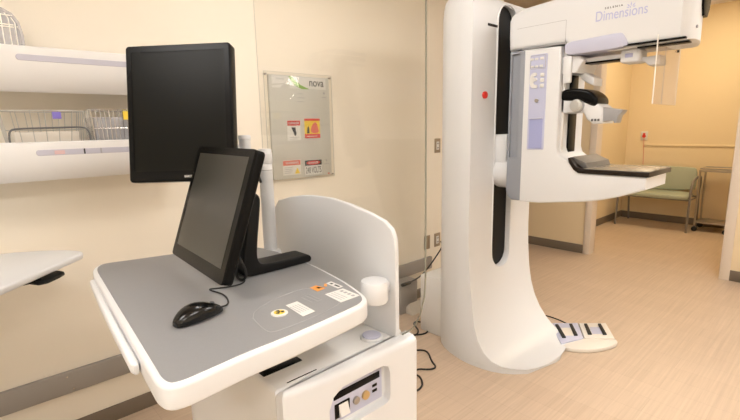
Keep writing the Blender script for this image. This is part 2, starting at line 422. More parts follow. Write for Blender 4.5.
# clear radiation shield standing behind the panel
gz = [(1.73, 2.55), (.825, 2.55), (.825, 1.01), (.829, .95), (.845, .89), (.875, .835), (.92, .80), (1.73, .80)]
sh = finish('clear_shield', prism(gz, 'x', .970, .978), acr, cart)
eb = tube([(.974, p[0], p[1]) for p in [(.825, 2.55), (.825, 1.01), (.829, .95), (.845, .89), (.875, .835), (.92, .80)]], .0028, 6)
finish('shield_edge', eb, edgem, sh)
finish('shield_edge', tube([(.974, 1.73, 2.55), (.974, 1.73, .80)], .0012, 6), coveredge, sh)

# ------------------------------------------------------------------ portrait monitor
def rot(yaw, tilt, roll):
    return Matrix.Rotation(math.radians(yaw), 4, 'Z') @ Matrix.Rotation(math.radians(tilt), 4, 'X') @ Matrix.Rotation(math.radians(roll), 4, 'Y')
M1 = Matrix.Translation((.5763, 1.5636, 1.5127)) @ rot(-45.2, -9.6, -.9)
mon = thing('display_monitor', 'tall black portrait display monitor on the arm of the white post', 'monitor', (.62, 1.60, 1.28))
hw, hh = .18, .23
finish('housing', prism(rrect(-hw, -hh, hw, hh, .012), 'y', 0, .048, .005, 3, M=M1), black, mon)
finish('rear_cover', prism(rrect(-hw+.04, -hh+.05, hw-.04, hh-.05, .03), 'y', .045, .075, .012, 3, M=M1), blackm, mon)
bz = prism(rrect(-hw+.004, -hh+.004, hw-.004, hh-.004, .010), 'y', -.003, .004, .001, 1, M=M1)
bezel = finish('bezel', bz, black, mon)
cut = prism(rrect(-hw+.0215, -hh+.036, hw-.0215, hh-.024, .001), 'y', -.01, .0015, 0, M=M1)
boolean(bezel, cut)
finish('screen', bx((-hw+.0215, -.001, -hh+.036), (hw-.0215, .0035, hh-.024), M=M1), screen, mon)
tb = text_bm('BARCO', .0075, .028, bold=.02); tb.transform(M1 @ frame((.012, -.0031, -hh+.013), (1, 0, 0), (0, 0, 1)))
finish('lettering', tb, paper, mon)
armp = M1 @ Vector((0, .07, 0))
ab = finish('arm_plate', bx((-.05, .072, -.05), (.05, .085, .05), .006, M=M1), white, mon)
hubp = Vector((.80, 1.552, 1.36))
finish('arm', multi(tube([M1 @ Vector((0, .082, 0)), M1 @ Vector((0, .11, -.02)), hubp+Vector((-.03, .01, .02)), hubp], .019, 14, smooth_it=1)), white, mon)
finish('arm_pivot', lathe([(0, -.05), (.018, -.046), (.030, -.03), (.034, -.012), (.030, .006), (.021, .016), (.021, .052), (.023, .053), (.023, .064), (.020, .068), (0, .068)], (.80, 1.552, 1.365)), white, mon)
finish('arm_link', multi(tube([(.80, 1.552, 1.345), (.868, 1.53, 1.345)], .016, 12), cyl((.868, 1.53, 1.325), (.868, 1.53, 1.365), .0275, n=28, bev=.002)), white, mon)
finish('arm_cable', tube([hubp+Vector((.0, 0, -.03)), (.815, 1.53, 1.30), (.828, 1.51, 1.27), (.842, 1.525, 1.25), (.845, 1.54, 1.30)], .0045, 8, smooth_it=2), rubber, mon)

# ------------------------------------------------------------------ touch monitor
M2 = Matrix.Translation((.5261, 1.2638, 1.2322)) @ rot(-93.3, -19.2, 0)
tm = thing('touch_monitor', 'black touch monitor tilted back on an L-shaped stand on the grey desktop', 'monitor', (.63, 1.27, 1.0))
hw, hh = .21, .18
finish('housing', prism(rrect(-hw, -hh, hw, hh, .012), 'y', .004, .030, .006, 3, M=M2), black, tm)
bz = finish('bezel', prism(rrect(-hw, -hh, hw, hh, .012), 'y', -.0015, .006, .001, 1, M=M2), black, tm)
finish('screen', bx((-hw+.028, -.0022, -hh+.038), (hw-.028, -.001, hh-.022), M=M2), screen_t, tm)
finish('rear_cover', prism(rrect(-.12, -.11, .12, .10, .02), 'y', .028, .050, .010, 3, M=M2), blackm, tm)
# L stand, seen on its edge
st = prism(chaikin([(.625, 1.0022), (.600, 1.012), (.603, 1.05), (.640, 1.235), (.648, 1.258), (.662, 1.262), (.674, 1.250), (.676, 1.23), (.652, 1.08), (.655, 1.045), (.675, 1.030), (.83, 1.031), (.850, 1.027), (.857, 1.014), (.852, 1.0035), (.83, 1.0022)], 2), 'y', 1.232, 1.318, .006, 3)
finish('stand', st, blackm, tm)
finish('tilt_hinge', multi(cyl((.60, 1.23, 1.205), (.60, 1.32, 1.205), .020, n=20, bev=.003), bx((.575, 1.245, 1.18), (.645, 1.305, 1.22), .006)), dgrey, tm)
finish('monitor_cable', tube([(.575, 1.20, 1.085), (.598, 1.20, 1.03), (.59, 1.21, 1.006), (.585, 1.25, 1.006), (.60, 1.27, 1.03)], .004, 8, smooth_it=2), rubber, tm)

# ------------------------------------------------------------------ mouse
ms = thing('computer_mouse', 'black glossy wired mouse on the grey desktop left of the touch monitor', 'mouse', (.395, 1.055, 1.0))
A = Vector((.324, 1.030, 0)); Bp = Vector((.446, 1.056, 0)); ax = (Bp-A).normalized(); ay = Vector((-ax.y, ax.x, 0)); Lm = (Bp-A).length
def mouse_bm():
    bm = bmesh.new(); rings = []; n = 20; S = 16
    for i in range(S+1):
        t = i/S; t2 = .5-.5*math.cos(PI*t)
        w = .035*math.sin(PI*min(1, max(0, .02+.96*t2)))**.42*(1-.12*math.sin(PI*t2))*(1 if t2 < .5 else 1-.10*(t2-.5))
        h = .043*(math.sin(PI*min(1, .03+.94*t2)))**.45*(1-.45*max(0, t2-.35))
        c = A+ax*(t2*Lm); ring = []
        for k in range(n):
            a = 2*PI*k/n; cc, ss = math.cos(a), math.sin(a)
            x = w*math.copysign(abs(cc)**.8, cc); z = h*.30+(h*.70*abs(ss)**.85 if ss > 0 else -h*.30*abs(ss)**.5)
            ring.append(bm.verts.new(c+ay*x+Vector((0, 0, 1.0025+max(0, z)))))
        rings.append(ring)
    for a, b in zip(rings, rings[1:]):
        for k in range(n): bm.faces.new((a[k], a[(k+1) % n], b[(k+1) % n], b[k]))
    bm.faces.new(rings[0]); bm.faces.new(rings[-1][::-1])
    return bm
finish('mouse_body', mouse_bm(), mouse_black, ms, 80)
wc = A+ax*(Lm*.80)
finish('scroll_wheel', cyl(wc+ay*.003+Vector((0, 0, 1.026)), wc-ay*.003+Vector((0, 0, 1.026)), .008, n=20, bev=.001), dgrey, ms)
finish('mouse_cable', tube([Bp+Vector((-.004, -.003, 1.012)), Bp+ax*.02+Vector((0, .002, 1.006)), (.485, 1.09, 1.004), (.500, 1.15, 1.004), (.485, 1.205, 1.004), (.487, 1.222, 1.004), (.515, 1.205, 1.004), (.56, 1.19, 1.004), (.592, 1.205, 1.004), (.60, 1.228, 1.004)], .0022, 8, smooth_it=3), rubber, ms)

# ------------------------------------------------------------------ mammography machine
CX = 2.595
mach = thing('mammography_machine', 'tall white breast imaging machine with C-arm and flared base on the wood floor', 'imaging machine', (CX, 1.6, 0))
def lerp(tab, x):
    if x <= tab[0][0]: return tab[0][1]
    for (a, b), (c, d) in zip(tab, tab[1:]):
        if x <= c: return b+(d-b)*(x-a)/(c-a)
    return tab[-1][1]
foot_w = [(1.118, .03), (1.122, .12), (1.135, .20), (1.165, .265), (1.20, .31), (1.24, .35), (1.29, .385), (1.35, .41), (1.403, .422), (1.48, .427), (1.552, .422), (1.61, .408), (1.668, .39), (1.73, .36), (1.787, .32), (1.83, .27), (1.86, .235)]
col_w = [(1.50, .36), (1.56, .366), (1.62, .366), (1.70, .350), (1.76, .330), (1.80, .31), (1.83, .275), (1.86, .235)]
sweep = [(0, 1.118), (.026, 1.120), (.030, 1.20), (.040, 1.28), (.062, 1.34), (.10, 1.39), (.16, 1.438), (.24, 1.478), (.34, 1.507), (.46, 1.528), (.60, 1.542), (.75, 1.549), (2.3, 1.55)]
def smooth01(t): t = max(0, min(1, t)); return t*t*(3-2*t)
def column_bm():
    bm = bmesh.new(); layers = []
    zs = [.0, .022, .0262, .0275, .029, .032, .036, .042, .05, .062, .08, .10, .13, .16, .2, .24, .29, .34, .4, .46, .53, .6, .68, .76, .9, 1.2, 1.6, 2.0, 2.10, 2.15, 2.18, 2.195, 2.2]
    NS, NF = 22, 12
    for z in zs:
        yf = lerp(sweep, z); yb = 1.86; k = smooth01(1-z/.50)**1.2
        ztop = max(0, (z-2.10)/.10); sh_ = .05*(1-math.sqrt(max(0, 1-ztop*ztop)))
        def w(y): return min(lerp(col_w, max(y, 1.5)), lerp(foot_w, y))*(1-k)+lerp(foot_w, y)*k
        ring = []
        yf2 = yf+sh_; yb2 = yb-sh_
        for i in range(NS): y = yb2+(yf2-yb2)*(1-math.cos(PI/2*i/(NS-1)))**1.0; ring.append((CX-w(y)+sh_, y))
        wf = w(yf2)-sh_
        for i in range(1, NF): ring.append((CX-wf+(2*wf-.045*k*min(1, wf/.2))*i/NF, yf2))
        for i in reversed(range(NS)): y = yb2+(yf2-yb2)*(1-math.cos(PI/2*i/(NS-1))); ring.append((CX+w(y)-.045*k-sh_, y))
        layers.append([bm.verts.new((p[0], p[1], z)) for p in ring])
    n = len(layers[0])
    for a, b in zip(layers, layers[1:]):
        for k in range(n): bm.faces.new((a[k], a[(k+1) % n], b[(k+1) % n], b[k]))
    bm.faces.new(layers[0]); bm.faces.new(layers[-1][::-1])
    return bm
col = finish('column', column_bm(), white, mach, 50)
slot = rrect(2.488, .525, 2.70, 2.165, .10, 10)
boolean(col, prism(slot, 'y', 1.40, 1.70))
finish('slot_cover', multi(prism(rrect(2.489, .526, 2.699, 2.164, .099, 10), 'y', 1.580, 1.700), bx((2.486, 1.578, 1.50), (2.702, 1.582, 1.506))), blackm, col)
finish('slot_rim', tube([(p[0], 1.549, p[1]) for p in rrect(2.484, .521, 2.704, 2.169, .104, 10)], .006, 8, closed=True), white, col)
sl = finish('column_slit', bx((2.38, 1.546, 2.022), (2.486, 1.56, 2.036), .001), brown, col)
bt = finish('stop_button', cyl((2.359, 1.552, 1.629), (2.359, 1.535, 1.629), .021, n=24, bev=.004), redm, col); bt['label'] = 'red round emergency stop button'
finish('rear_cabinet', bx((2.325, 1.80, 0), (2.86, 2.02, .42), .012), white2, mach)
finish('column_seam', tube([(2.23+.0, 1.5475, .50), (2.49, 1.535, .52)], .0012, 6), inkg, col)
# hub between column and arm
hub = finish('rotation_hub', multi(cyl((2.585, 1.57, 1.165), (2.585, 1.42, 1.165), .108, n=40, bev=.016), bx((2.494, 1.47, 1.17), (2.694, 1.60, 1.395), .008)), white, mach)
# C-arm
XL, XR = 2.45, 2.78
arm = [(1.385, 1.01), (1.34, 1.000), (1.22, 1.004), (1.10, 1.020), (.98, 1.036), (.89, 1.053), (.80, 1.080), (.72, 1.111), (.684, 1.126), (.683, 1.186), (.78, 1.190), (.99, 1.190), (1.02, 1.198), (1.042, 1.222), (1.062, 1.252), (1.10, 1.268), (1.125, 1.285), (1.138, 1.32), (1.14, 1.86), (1.36, 1.868), (1.372, 1.30), (1.385, 1.10)]
armo = finish('c_arm', prism(arm, 'x', XL, XR, .009, 4), white, mach, 35)
rear = finish('arm_rear_cover', prism([(1.44, 1.06), (1.43, 1.025), (1.40, 1.004), (1.34, 1.004), (1.34, 1.865), (1.44, 1.865)], 'x', XL-.002, XR+.002, .010, 3), mgrey, mach)
boolean(rear, bx((XL-.03, 1.375, 1.26), (XL+.012, 1.425, 1.85)))
head = [(1.450, 1.874), (1.455, 1.95), (1.455, 2.035), (1.443, 2.062), (1.418, 2.080), (1.36, 2.092), (1.28, 2.098), (1.10, 2.110), (.64, 2.112), (.58, 2.10), (.548, 2.06), (.540, 1.98), (.543, 1.86), (.552, 1.822), (.585, 1.808), (.81, 1.812), (1.08, 1.815), (1.112, 1.828), (1.120, 1.870)]
hd = finish('tube_head', prism(head, 'x', XL-.004, XR+.004, .028, 5), white, mach, 35)
boolean(hd, prism([(2.43, 1.5), (2.43, .605), (2.447, .602), (2.462, .585), (2.485, .570), (2.54, .561), (2.615, .562), (2.67, .572), (2.72, .592), (2.765, .625), (2.785, .66), (2.80, .70), (2.80, 1.5)], 'z', 1.7, 2.3), 'INTERSECT')
finish('head_seam', multi(bx((XL-.003, 1.115, 1.867), (XL+.02, 1.365, 1.873)), bx((XL-.0045, 1.118, 1.875), (XL, 1.1195, 1.985)), bx((XL-.0045, 1.118, 1.984), (XL, 1.40, 1.9855))), inkg, hd)
finish('lower_skirt', prism(chaikin([(1.118, 1.872), (.99, 1.876), (.852, 1.882), (.835, 1.872), (.815, 1.838), (.812, 1.808), (1.085, 1.806), (1.108, 1.812), (1.12, 1.835)], 1), 'x', XL-.008, XR+.008, .006, 2), lav_l, hd)
finish('collimator_rail', bx((XL-.006, .580, 1.813), (XL+.02, .835, 1.822), .001), black, hd)
finish('collimator_rail', bx((XL+.02, .572, 1.799), (XL+.07, .78, 1.806), .001), black, hd)
finish('collimator_box', bx((XL+.03, .66, 1.804), (XR-.08, .92, 1.814), .002), white2, hd)
fo = finish('front_window', prism([(2.56, 2.02), (2.575, 1.965), (2.60, 1.925), (2.66, 1.925), (2.69, 1.965), (2.70, 2.02), (2.69, 2.08), (2.57, 2.08)], 'y', .552, .580, .003), black, hd)
finish('head_screw', cyl((2.53, .570, 1.87), (2.53, .557, 1.87), .007, n=14), inkg, hd)
def side_text(body, y0, z0, w, h, m, name, par, x, bold=0):
    t = text_bm(body, h, w, .0008, bold); t.transform(frame((x, y0, z0), (0, -1, 0), (0, 0, 1)))
    return finish(name, t, m, par)
side_text('Dimensions', .970, 1.948, .230, .047, lav, 'lettering', hd, XL-.0045)
side_text('S E L E N I A', .930, 2.000, .082, .0085, inkd, 'lettering', hd, XL-.0045, .02)
# little fan-shaped emblem over the lettering
em = bmesh.new()
for a in (20, 50, 90, 130, 160):
    d = Vector((0, -math.cos(math.radians(a)), math.sin(math.radians(a)))); c0 = Vector((XL-.0048, .812, 1.984))
    L_ = .028 if a in (50, 90, 130) else .022
    p = Vector((0, -d.z, d.y))*.0022
    q = [c0+d*.008, c0+d*(L_*.6)+p*1.4, c0+d*L_, c0+d*(L_*.6)-p*1.4]
    vs = [em.verts.new(v) for v in q]; vs2 = [em.verts.new(v+Vector((-.0008, 0, 0))) for v in q]
    em.faces.new(vs); em.faces.new(vs2[::-1])
    for i in range(4): em.faces.new((vs[i], vs2[i], vs2[(i+1) % 4], vs[(i+1) % 4]))
finish('emblem', em, lav, hd)
# control strip on the arm's side
cp = finish('control_panel', prism(rrect(1.212, 1.31, 1.312, 1.832, .008), 'x', XL-.003, XL+.002, .001, 1), lav_p, armo)
finish('recessed_grip', prism(rrect(1.222, 1.316, 1.302, 1.485, .006), 'x', XL-.0045, XL-.002, .001, 1), lav_d, cp)  # flat plate; depth shading of the recess is painted by its deeper lavender
finish('grip_shadow_lip', bx((XL-.010, 1.222, 1.482), (XL-.003, 1.302, 1.488), .001), lav_l, cp)
finish('lock_knob', cyl((XL-.002, 1.263, 1.583), (XL-.012, 1.263, 1.583), .010, n=20, bev=.001), steel, cp)
finish('key_frame', tube([(XL-.0035, p[0], p[1]) for p in rrect(1.222, 1.755, 1.308, 1.826, .006)], .0012, 6, closed=True), inkg, cp)
for yk, zk, wk, hk in ((1.30, 1.808, .018, .012), (1.274, 1.808, .018, .012), (1.242, 1.808, .022, .014), (1.296, 1.768, .018, .012), (1.272, 1.768, .018, .012), (1.245, 1.768, .020, .013)):
    finish('key', bx((XL-.007, yk-wk/2, zk-hk/2), (XL-.003, yk+wk/2, zk+hk/2), .001), paper, cp)
finish('key', prism(chaikin([(1.268, 1.735), (1.295, 1.735), (1.308, 1.715), (1.308, 1.670), (1.295, 1.652), (1.262, 1.650), (1.262, 1.668), (1.286, 1.672), (1.286, 1.688), (1.266, 1.690), (1.266, 1.706), (1.286, 1.708), (1.286, 1.716), (1.268, 1.718)], 1), 'x', XL-.008, XL-.003, .001, 1), paper, cp)
for zk in (1.72, 1.692, 1.662):
    finish('key', bx((XL-.008, 1.225, zk-.010), (XL-.003, 1.248, zk+.010), .003), paper, cp)
# compression tower on the arm's front
finish('guide_rail', bx((2.575, 1.128, 1.285), (2.665, 1.144, 1.85), .002), black, armo)
finish('guide_ridge', bx((2.49, 1.125, 1.30), (2.505, 1.145, 1.85), .004), offw, armo)
cb = finish('shield_bracket', multi(prism([(1.145, 1.715), (1.145, 1.80), (1.12, 1.812), (1.05, 1.80), (1.03, 1.775), (1.05, 1.745), (1.06, 1.715)], 'x', 2.475, 2.70, .008), bx((2.458, 1.085, 1.665), (2.480, 1.128, 1.805), .007), prism([(1.10, 1.715), (1.04, 1.665), (1.005, 1.65), (1.005, 1.69), (1.03, 1.705), (1.06, 1.725)], 'x', 2.56, 2.68, .006)), white, armo)
finish('shield_arm', multi(bx((2.52, .860, 1.768), (2.60, 1.06, 1.790), .004)), white, cb)
finish('arm_strip', bx((2.518, .87, 1.760), (2.60, 1.05, 1.768), .001), black, cb)
blk = finish('arm_block', bx((2.50, .775, 1.742), (2.62, .865, 1.806), .014, 3), white, cb)
finish('block_label', bx((2.4975, .805, 1.766), (2.501, .840, 1.785), .002), lav, blk)
finish('arm_tip', prism([(.80, 1.75), (.80, 1.775), (.765, 1.765), (.70, 1.768), (.695, 1.725), (.745, 1.722), (.765, 1.742)], 'x', 2.54, 2.64, .006), white, cb)
fs = finish('face_shield', bx((2.44, .684, 1.535), (2.82, .688, 1.845)), shieldm, cb)
finish('shield_edge', tube([(2.44, .686, 1.845), (2.44, .686, 1.535)], .0028, 6), edgew, fs)
finish('shield_edge', tube([(2.82, .686, 1.845), (2.82, .686, 1.535)], .0016, 6), edgew, fs)
finish('shield_fold', tube([(2.57, .684, 1.845), (2.57, .684, 1.535)], .0012, 6), inkg, fs)
finish('shield_pin', cyl((2.76, .684, 1.80), (2.76, .676, 1.80), .006, n=12), black, fs)
cg = finish('compression_carriage', prism([(1.150, 1.505), (1.150, 1.60), (1.12, 1.60), (1.02, 1.582), (.985, 1.56), (.955, 1.553), (.925, 1.53), (.920, 1.45), (.97, 1.448), (1.0, 1.47), (1.02, 1.505), (1.06, 1.510)], 'x', 2.49, 2.645, .010, 3), white, armo)
finish('motor_cover', prism(chaikin([(1.152, 1.575), (1.152, 1.622), (1.12, 1.638), (1.03, 1.634), (.98, 1.612), (.948, 1.575), (.955, 1.535), (.985, 1.540), (1.02, 1.560), (1.06, 1.568)], 2), 'x', 2.482, 2.652, .016, 4), black, cg)
finish('knob_ring', cyl((2.492, 1.052, 1.545), (2.485, 1.052, 1.545), .036, n=32), inkg, cg)
finish('compression_knob', multi(cyl((2.495, 1.052, 1.545), (2.462, 1.052, 1.545), .033, n=32, bev=.005), cyl((2.464, 1.052, 1.545), (2.459, 1.052, 1.545), .024, n=32, bev=.002)), knobm, cg)
finish('release_button', multi(*[bx((2.486, .935+k*.016, 1.462), (2.491, .945+k*.016, 1.474), .001) for k in range(3)]), dgrey, cg)
finish('paddle_clamp', prism([(.935, 1.455), (.930, 1.532), (.830, 1.515), (.838, 1.500), (.850, 1.488), (.858, 1.452), (.868, 1.450), (.873, 1.462), (.905, 1.462)], 'x', 2.50, 2.57, .003, 2), greyt, cg)
# image receptor
tt = finish('receptor_top', prism([(.672, 1.188), (.672, 1.212), (.99, 1.213), (1.018, 1.222), (1.045, 1.252), (1.058, 1.272), (1.068, 1.268), (1.062, 1.244), (1.035, 1.206), (1.008, 1.190)], 'x', XL-.008, XR+.035, .003, 2), brown, mach)
finish('receptor_plate', bx((XL+.004, .682, 1.211), (XR+.024, .985, 1.2150), .001), carbon, tt)
finish('receptor_ridge', prism([(1.045, 1.245), (1.058, 1.274), (.985, 1.242), (.975, 1.216), (1.0, 1.214)], 'x', XL+.03, XR+.024, .006), dtaupe, tt)

# ------------------------------------------------------------------ foot switch
fsw = thing('foot_switch', 'white foot switch with four black pedals on the floor by the machine', 'foot switch', (3.0, 1.15, 0))
def quad_z(pts, z0, z1, bev): return prism(pts, 'z', z0, z1, bev, 2)
finish('footrest', quad_z(chaikin([(2.80, 1.20), (2.755, 1.185), (2.735, 1.13), (2.80, 1.035), (2.875, .982), (2.97, .940), (3.05, .928), (3.095, .96), (2.99, 1.09), (2.92, 1.15)], 1), 0, .028, .008), creamp, fsw)
for pts, m in (([(2.995, 1.375), (3.144, 1.232), (2.938, 1.108), (2.756, 1.176)], lav_l), ([(3.147, 1.226), (3.281, 1.091), (3.072, .957), (2.941, 1.102)], creamp)):
    p = finish('pedal_pad', quad_z(pts, 0, .038, .004), m, fsw)
    q = [Vector((*v, 0)) for v in pts]      # far-left, far-right, near-right, near-left
    for s in (.22, .72):
        a = q[0].lerp(q[1], s); b = q[3].lerp(q[2], s); a2 = a.lerp(b, .14); b2 = a.lerp(b, .82); wd = (q[1]-q[0]).normalized()*.010
        finish('pedal', prism([(a2-wd).xy[:], (a2+wd).xy[:], (b2+wd*1.25).xy[:], (b2-wd*1.25).xy[:]], 'z', .036, .050, .004, 2), rubber, p)
    a = q[0].lerp(q[1], .5); b = q[3].lerp(q[2], .5); n1 = a.lerp(b, .3); n2 = a.lerp(b, .75); wd = (q[1]-q[0]).normalized()*.035
    finish('pad_inlay', prism([(n1-wd).xy[:], (n1+wd).xy[:], (n2+wd).xy[:], (n2-wd).xy[:]], 'z', .037, .0392, .001, 1), lav_l if m is creamp else creamp, p)
finish('switch_cable', tube([(3.06, 1.80, .005), (3.09, 1.70, .005), (3.12, 1.58, .005), (3.18, 1.49, .006), (3.17, 1.38, .006), (3.13, 1.30, .012), (3.10, 1.27, .018)], .0045, 8, smooth_it=3), rubber, fsw)

# ------------------------------------------------------------------ cables and small things by the left wall
cab = finish('power_cable', tube([(3.045, 2.405, .455), (3.02, 2.36, .44), (2.95, 2.34, .40), (2.80, 2.33, .30), (2.66, 2.30, .255), (2.505, 2.273, .252)], .006, 8, smooth_it=3), rubber)
tag(cab, 'black cable hanging from the lower wall outlet down to the grey box', 'cable')
cab = finish('floor_cable', tube([(1.14, 1.50, .006), (1.7, 1.86, .006), (2.05, 2.05, .006), (2.18, 2.06, .006), (2.22, 1.97, .006), (2.30, 1.93, .006), (2.38, 1.985, .006), (2.42, 2.07, .006), (2.39, 2.12, .008), (2.34, 2.10, .013), (2.31, 2.05, .016), (2.27, 1.98, .017), (2.20, 1.95, .016), (2.12, 2.02, .008), (2.1, 2.2, .006), (2.33, 2.36, .006)], .0055, 8, smooth_it=3), rubber)
tag(cab, 'black cable making the far loop on the floor beside the white cabinet', 'cable')
cab = finish('floor_cable', tube([(1.14, 1.38, .006), (1.8, 1.78, .006), (2.04, 1.84, .006), (2.10, 1.79, .006), (2.09, 1.74, .006), (2.02, 1.66, .006), (1.99, 1.595, .006), (1.94, 1.60, .006), (1.88, 1.68, .006), (1.7, 1.62, .006), (1.14, 1.29, .006)], .0055, 8, smooth_it=3), rubber)
tag(cab, 'black cable making the middle loop on the floor behind the cart', 'cable')
cab = finish('floor_cable', tube([(1.14, 1.22, .006), (1.7, 1.57, .006), (1.82, 1.64, .006), (1.845, 1.61, .006), (1.80, 1.54, .006), (1.74, 1.51, .006), (1.68, 1.52, .006), (1.5, 1.38, .006), (1.14, 1.14, .006)], .0055, 8, smooth_it=3), rubber)
tag(cab, 'black cable making the nearest loop on the floor right of the cart', 'cable')

gb = thing('power_box', 'grey metal box standing at the foot of the wall seen through the shield', 'box', (2.5, 2.32, 0))
finish('housing', bx((2.40, 2.285, 0), (2.60, 2.40, .25), .008), railm, gb)
finish('cable_plug', bx((2.40, 2.262, .238), (2.50, 2.285, .262), .006), rubber, gb)
finish('floor_wedge', prism([(2.215, 0), (2.285, 0), (2.285, .05), (2.25, .09)], 'x', 2.46, 2.60, .003), creamp, gb)

def outlet(x, z, label, socket=True, w=.075, h=.12):
    t = thing('wall_outlet', label, 'wall outlet', (x, WY, z), 'outlets on the left wall')
    finish('face_plate', bx((x-w/2, WY-.007, z-h/2), (x+w/2, WY, z+h/2), .003), outletm, t)
    if socket:
        f = finish('socket', bx((x-.017, WY-.010, z-.034), (x+.017, WY-.006, z+.034), .002), paper, t)
        for dz in (-.018, .018): finish('socket_slot', multi(*[bx((x+dx-.003, WY-.0108, z+dz-.006), (x+dx+.003, WY-.0098, z+dz+.006)) for dx in (-.007, .007)]), inkd, f)
    else:
        finish('inner_plate', bx((x-.02, WY-.009, z-.035), (x+.02, WY-.006, z+.035), .002), outletm, t)
outlet(3.02, 1.292, 'upper wall outlet at mid height beside the imaging column')
outlet(3.025, .472, 'lower wall outlet with white socket and a black cable')
outlet(2.888, .472, 'blank bronze cover plate left of the lower wall outlet', False)

# ------------------------------------------------------------------ wall shelves
def shelf(label, zt, zm, zb, slot_z, slot_x0, x1=.84, slot_x1=.82):
    x0 = -.9
    t = thing('wall_shelf', label, 'shelf', (0, WY, zb), 'white shelves on the left wall')
    prof = [(WY, zb+.03), (2.255, zb-.004), (2.245, zb+.004), (2.196, zm), (2.20, zt), (2.212, zt+.004), (2.22, zt-.03), (WY, zt-.03)]
    finish('shelf_body', prism(prof, 'x', x0, x1, .002, 1), offw, t)
    s = finish('slot_window', prism(rrect(slot_x0, slot_z-.0115, slot_x1, slot_z+.0115, .011), 'y', 2.1955, 2.202, .001, 1), slotm, t)
    return t, s
t1, s_1 = shelf('upper white wall shelf with a lavender slot, left of the portrait monitor', 1.782, 1.695, 1.620, 1.741, .222)
t2, s_2 = shelf('lower white wall shelf holding the wire baskets', 1.418, 1.345, 1.268, 1.379, .240)
finish('slot_insert', bx((.30, 2.193, 1.371), (.335, 2.1965, 1.386)), palepink, s_2)
finish('slot_divider', bx((.402, 2.193, 1.368), (.407, 2.1965, 1.390)), inkd, s_2)
finish('slot_divider', bx((.463, 2.193, 1.368), (.468, 2.1965, 1.390)), inkg, s_2)
# first basket: chrome wire with dark arched handle
bk = thing('wire_basket', 'open wire basket with a purple tag on the lower shelf', 'basket', (.29, 2.30, 1.39), 'baskets on the lower shelf')
def basket_wires(x0, x1, nx, zt, zb, splay=.022, r=.0016, ny=4):
    y0, y1 = 2.235, 2.40; bm = bmesh.new()
    top = [(x0, y0, zt), (x1, y0, zt), (x1, y1, zt), (x0, y1, zt)]; bot = [(x0+splay, y0+.012, zb), (x1-splay, y0+.012, zb), (x1-splay, y1-.012, zb), (x0+splay, y1-.012, zb)]
    merge(bm, tube(chaikin(top, 1), r*1.5, 6, closed=True)); merge(bm, tube(bot, r, 6, closed=True))
    mid = [tuple((a+b)/2 for a, b in zip(p, q)) for p, q in zip(top, bot)]; merge(bm, tube(mid, r, 6, closed=True))
    for i in range(nx+1):
        s = i/nx
        for j in ((0, 1), (3, 2)):
            a = Vector(top[j[0]]).lerp(Vector(top[j[1]]), s); b = Vector(bot[j[0]]).lerp(Vector(bot[j[1]]), s); merge(bm, tube([a, b], r, 6))
        merge(bm, tube([Vector(bot[0]).lerp(Vector(bot[1]), s), Vector(bot[3]).lerp(Vector(bot[2]), s)], r, 6))
    for i in range(1, ny):
        s = i/ny
        for j in ((0, 3), (1, 2)):
            merge(bm, tube([Vector(top[j[0]]).lerp(Vector(top[j[1]]), s), Vector(bot[j[0]]).lerp(Vector(bot[j[1]]), s)], r, 6))
    return bm
finish('wire_frame', basket_wires(.148, .432, 6, 1.545, 1.392), wiremat, bk)
finish('handle', tube([(.168, 2.222, 1.40), (.166, 2.222, 1.44), (.170, 2.222, 1.465), (.185, 2.222, 1.474), (.29, 2.222, 1.476), (.415, 2.222, 1.479), (.432, 2.222, 1.468), (.438, 2.222, 1.44), (.436, 2.222, 1.40)], .0035, 8, smooth_it=2), dgrey, bk)
finish('tag', bx((.315, 2.228, 1.512), (.345, 2.232, 1.540), .001), purple, bk)
finish('liner', bx((.185, 2.26, 1.392), (.405, 2.385, 1.462), .004), creamp, bk)
bk = thing('wire_basket', 'ribbed clear basket with an orange tag beside the purple-tagged basket', 'basket', (.60, 2.30, 1.39), 'baskets on the lower shelf')
finish('wire_frame', basket_wires(.452, .75, 17, 1.552, 1.392, .010, .0019, 8), chrome, bk)
finish('liner', bx((.466, 2.25, 1.392), (.735, 2.385, 1.520), .004), acr2, bk)
finish('tag', bx((.575, 2.226, 1.508), (.612, 2.232, 1.545), .001), yellow, bk)
# ribbed clear holder on the upper shelf
hb = thing('plastic_holder', 'clear ribbed plastic holder with rounded top on the upper shelf', 'holder', (.15, 2.32, 1.752))
arc = [(.262, 1.752), (.262, 1.83), (.254, 1.875), (.236, 1.905), (.205, 1.922), (.16, 1.930), (.05, 1.932), (-.10, 1.925), (-.10, 1.915), (.05, 1.922), (.16, 1.920), (.20, 1.912), (.228, 1.897), (.245, 1.87), (.252, 1.83), (.252, 1.752)]
finish('shell', prism(arc, 'y', 2.24, 2.40), acr2, hb)
finish('side_sheet', prism([(.256, 1.752), (.256, 1.83), (.248, 1.87), (.232, 1.90), (.2, 1.917), (.05, 1.925), (-.10, 1.918), (-.10, 1.84), (.12, 1.84), (.17, 1.80), (.19, 1.752)], 'y', 2.245, 2.250), acr2, hb)
ribs = bmesh.new()
for x, zt in ((.155, 1.925), (.175, 1.923), (.20, 1.917), (.222, 1.905), (.24, 1.89), (.256, 1.86)):
    merge(ribs, tube([(x, 2.243, 1.757 if x > .19 else 1.80), (x, 2.243, zt-.02), (x-.01, 2.243, zt)], .0022, 6))
for z in (1.90, 1.866, 1.858):
    merge(ribs, tube([(-.10, 2.242, z), (.10, 2.242, z), (.235, 2.242, z-.004)], .0025, 6))
finish('rib', ribs, edgew, hb)

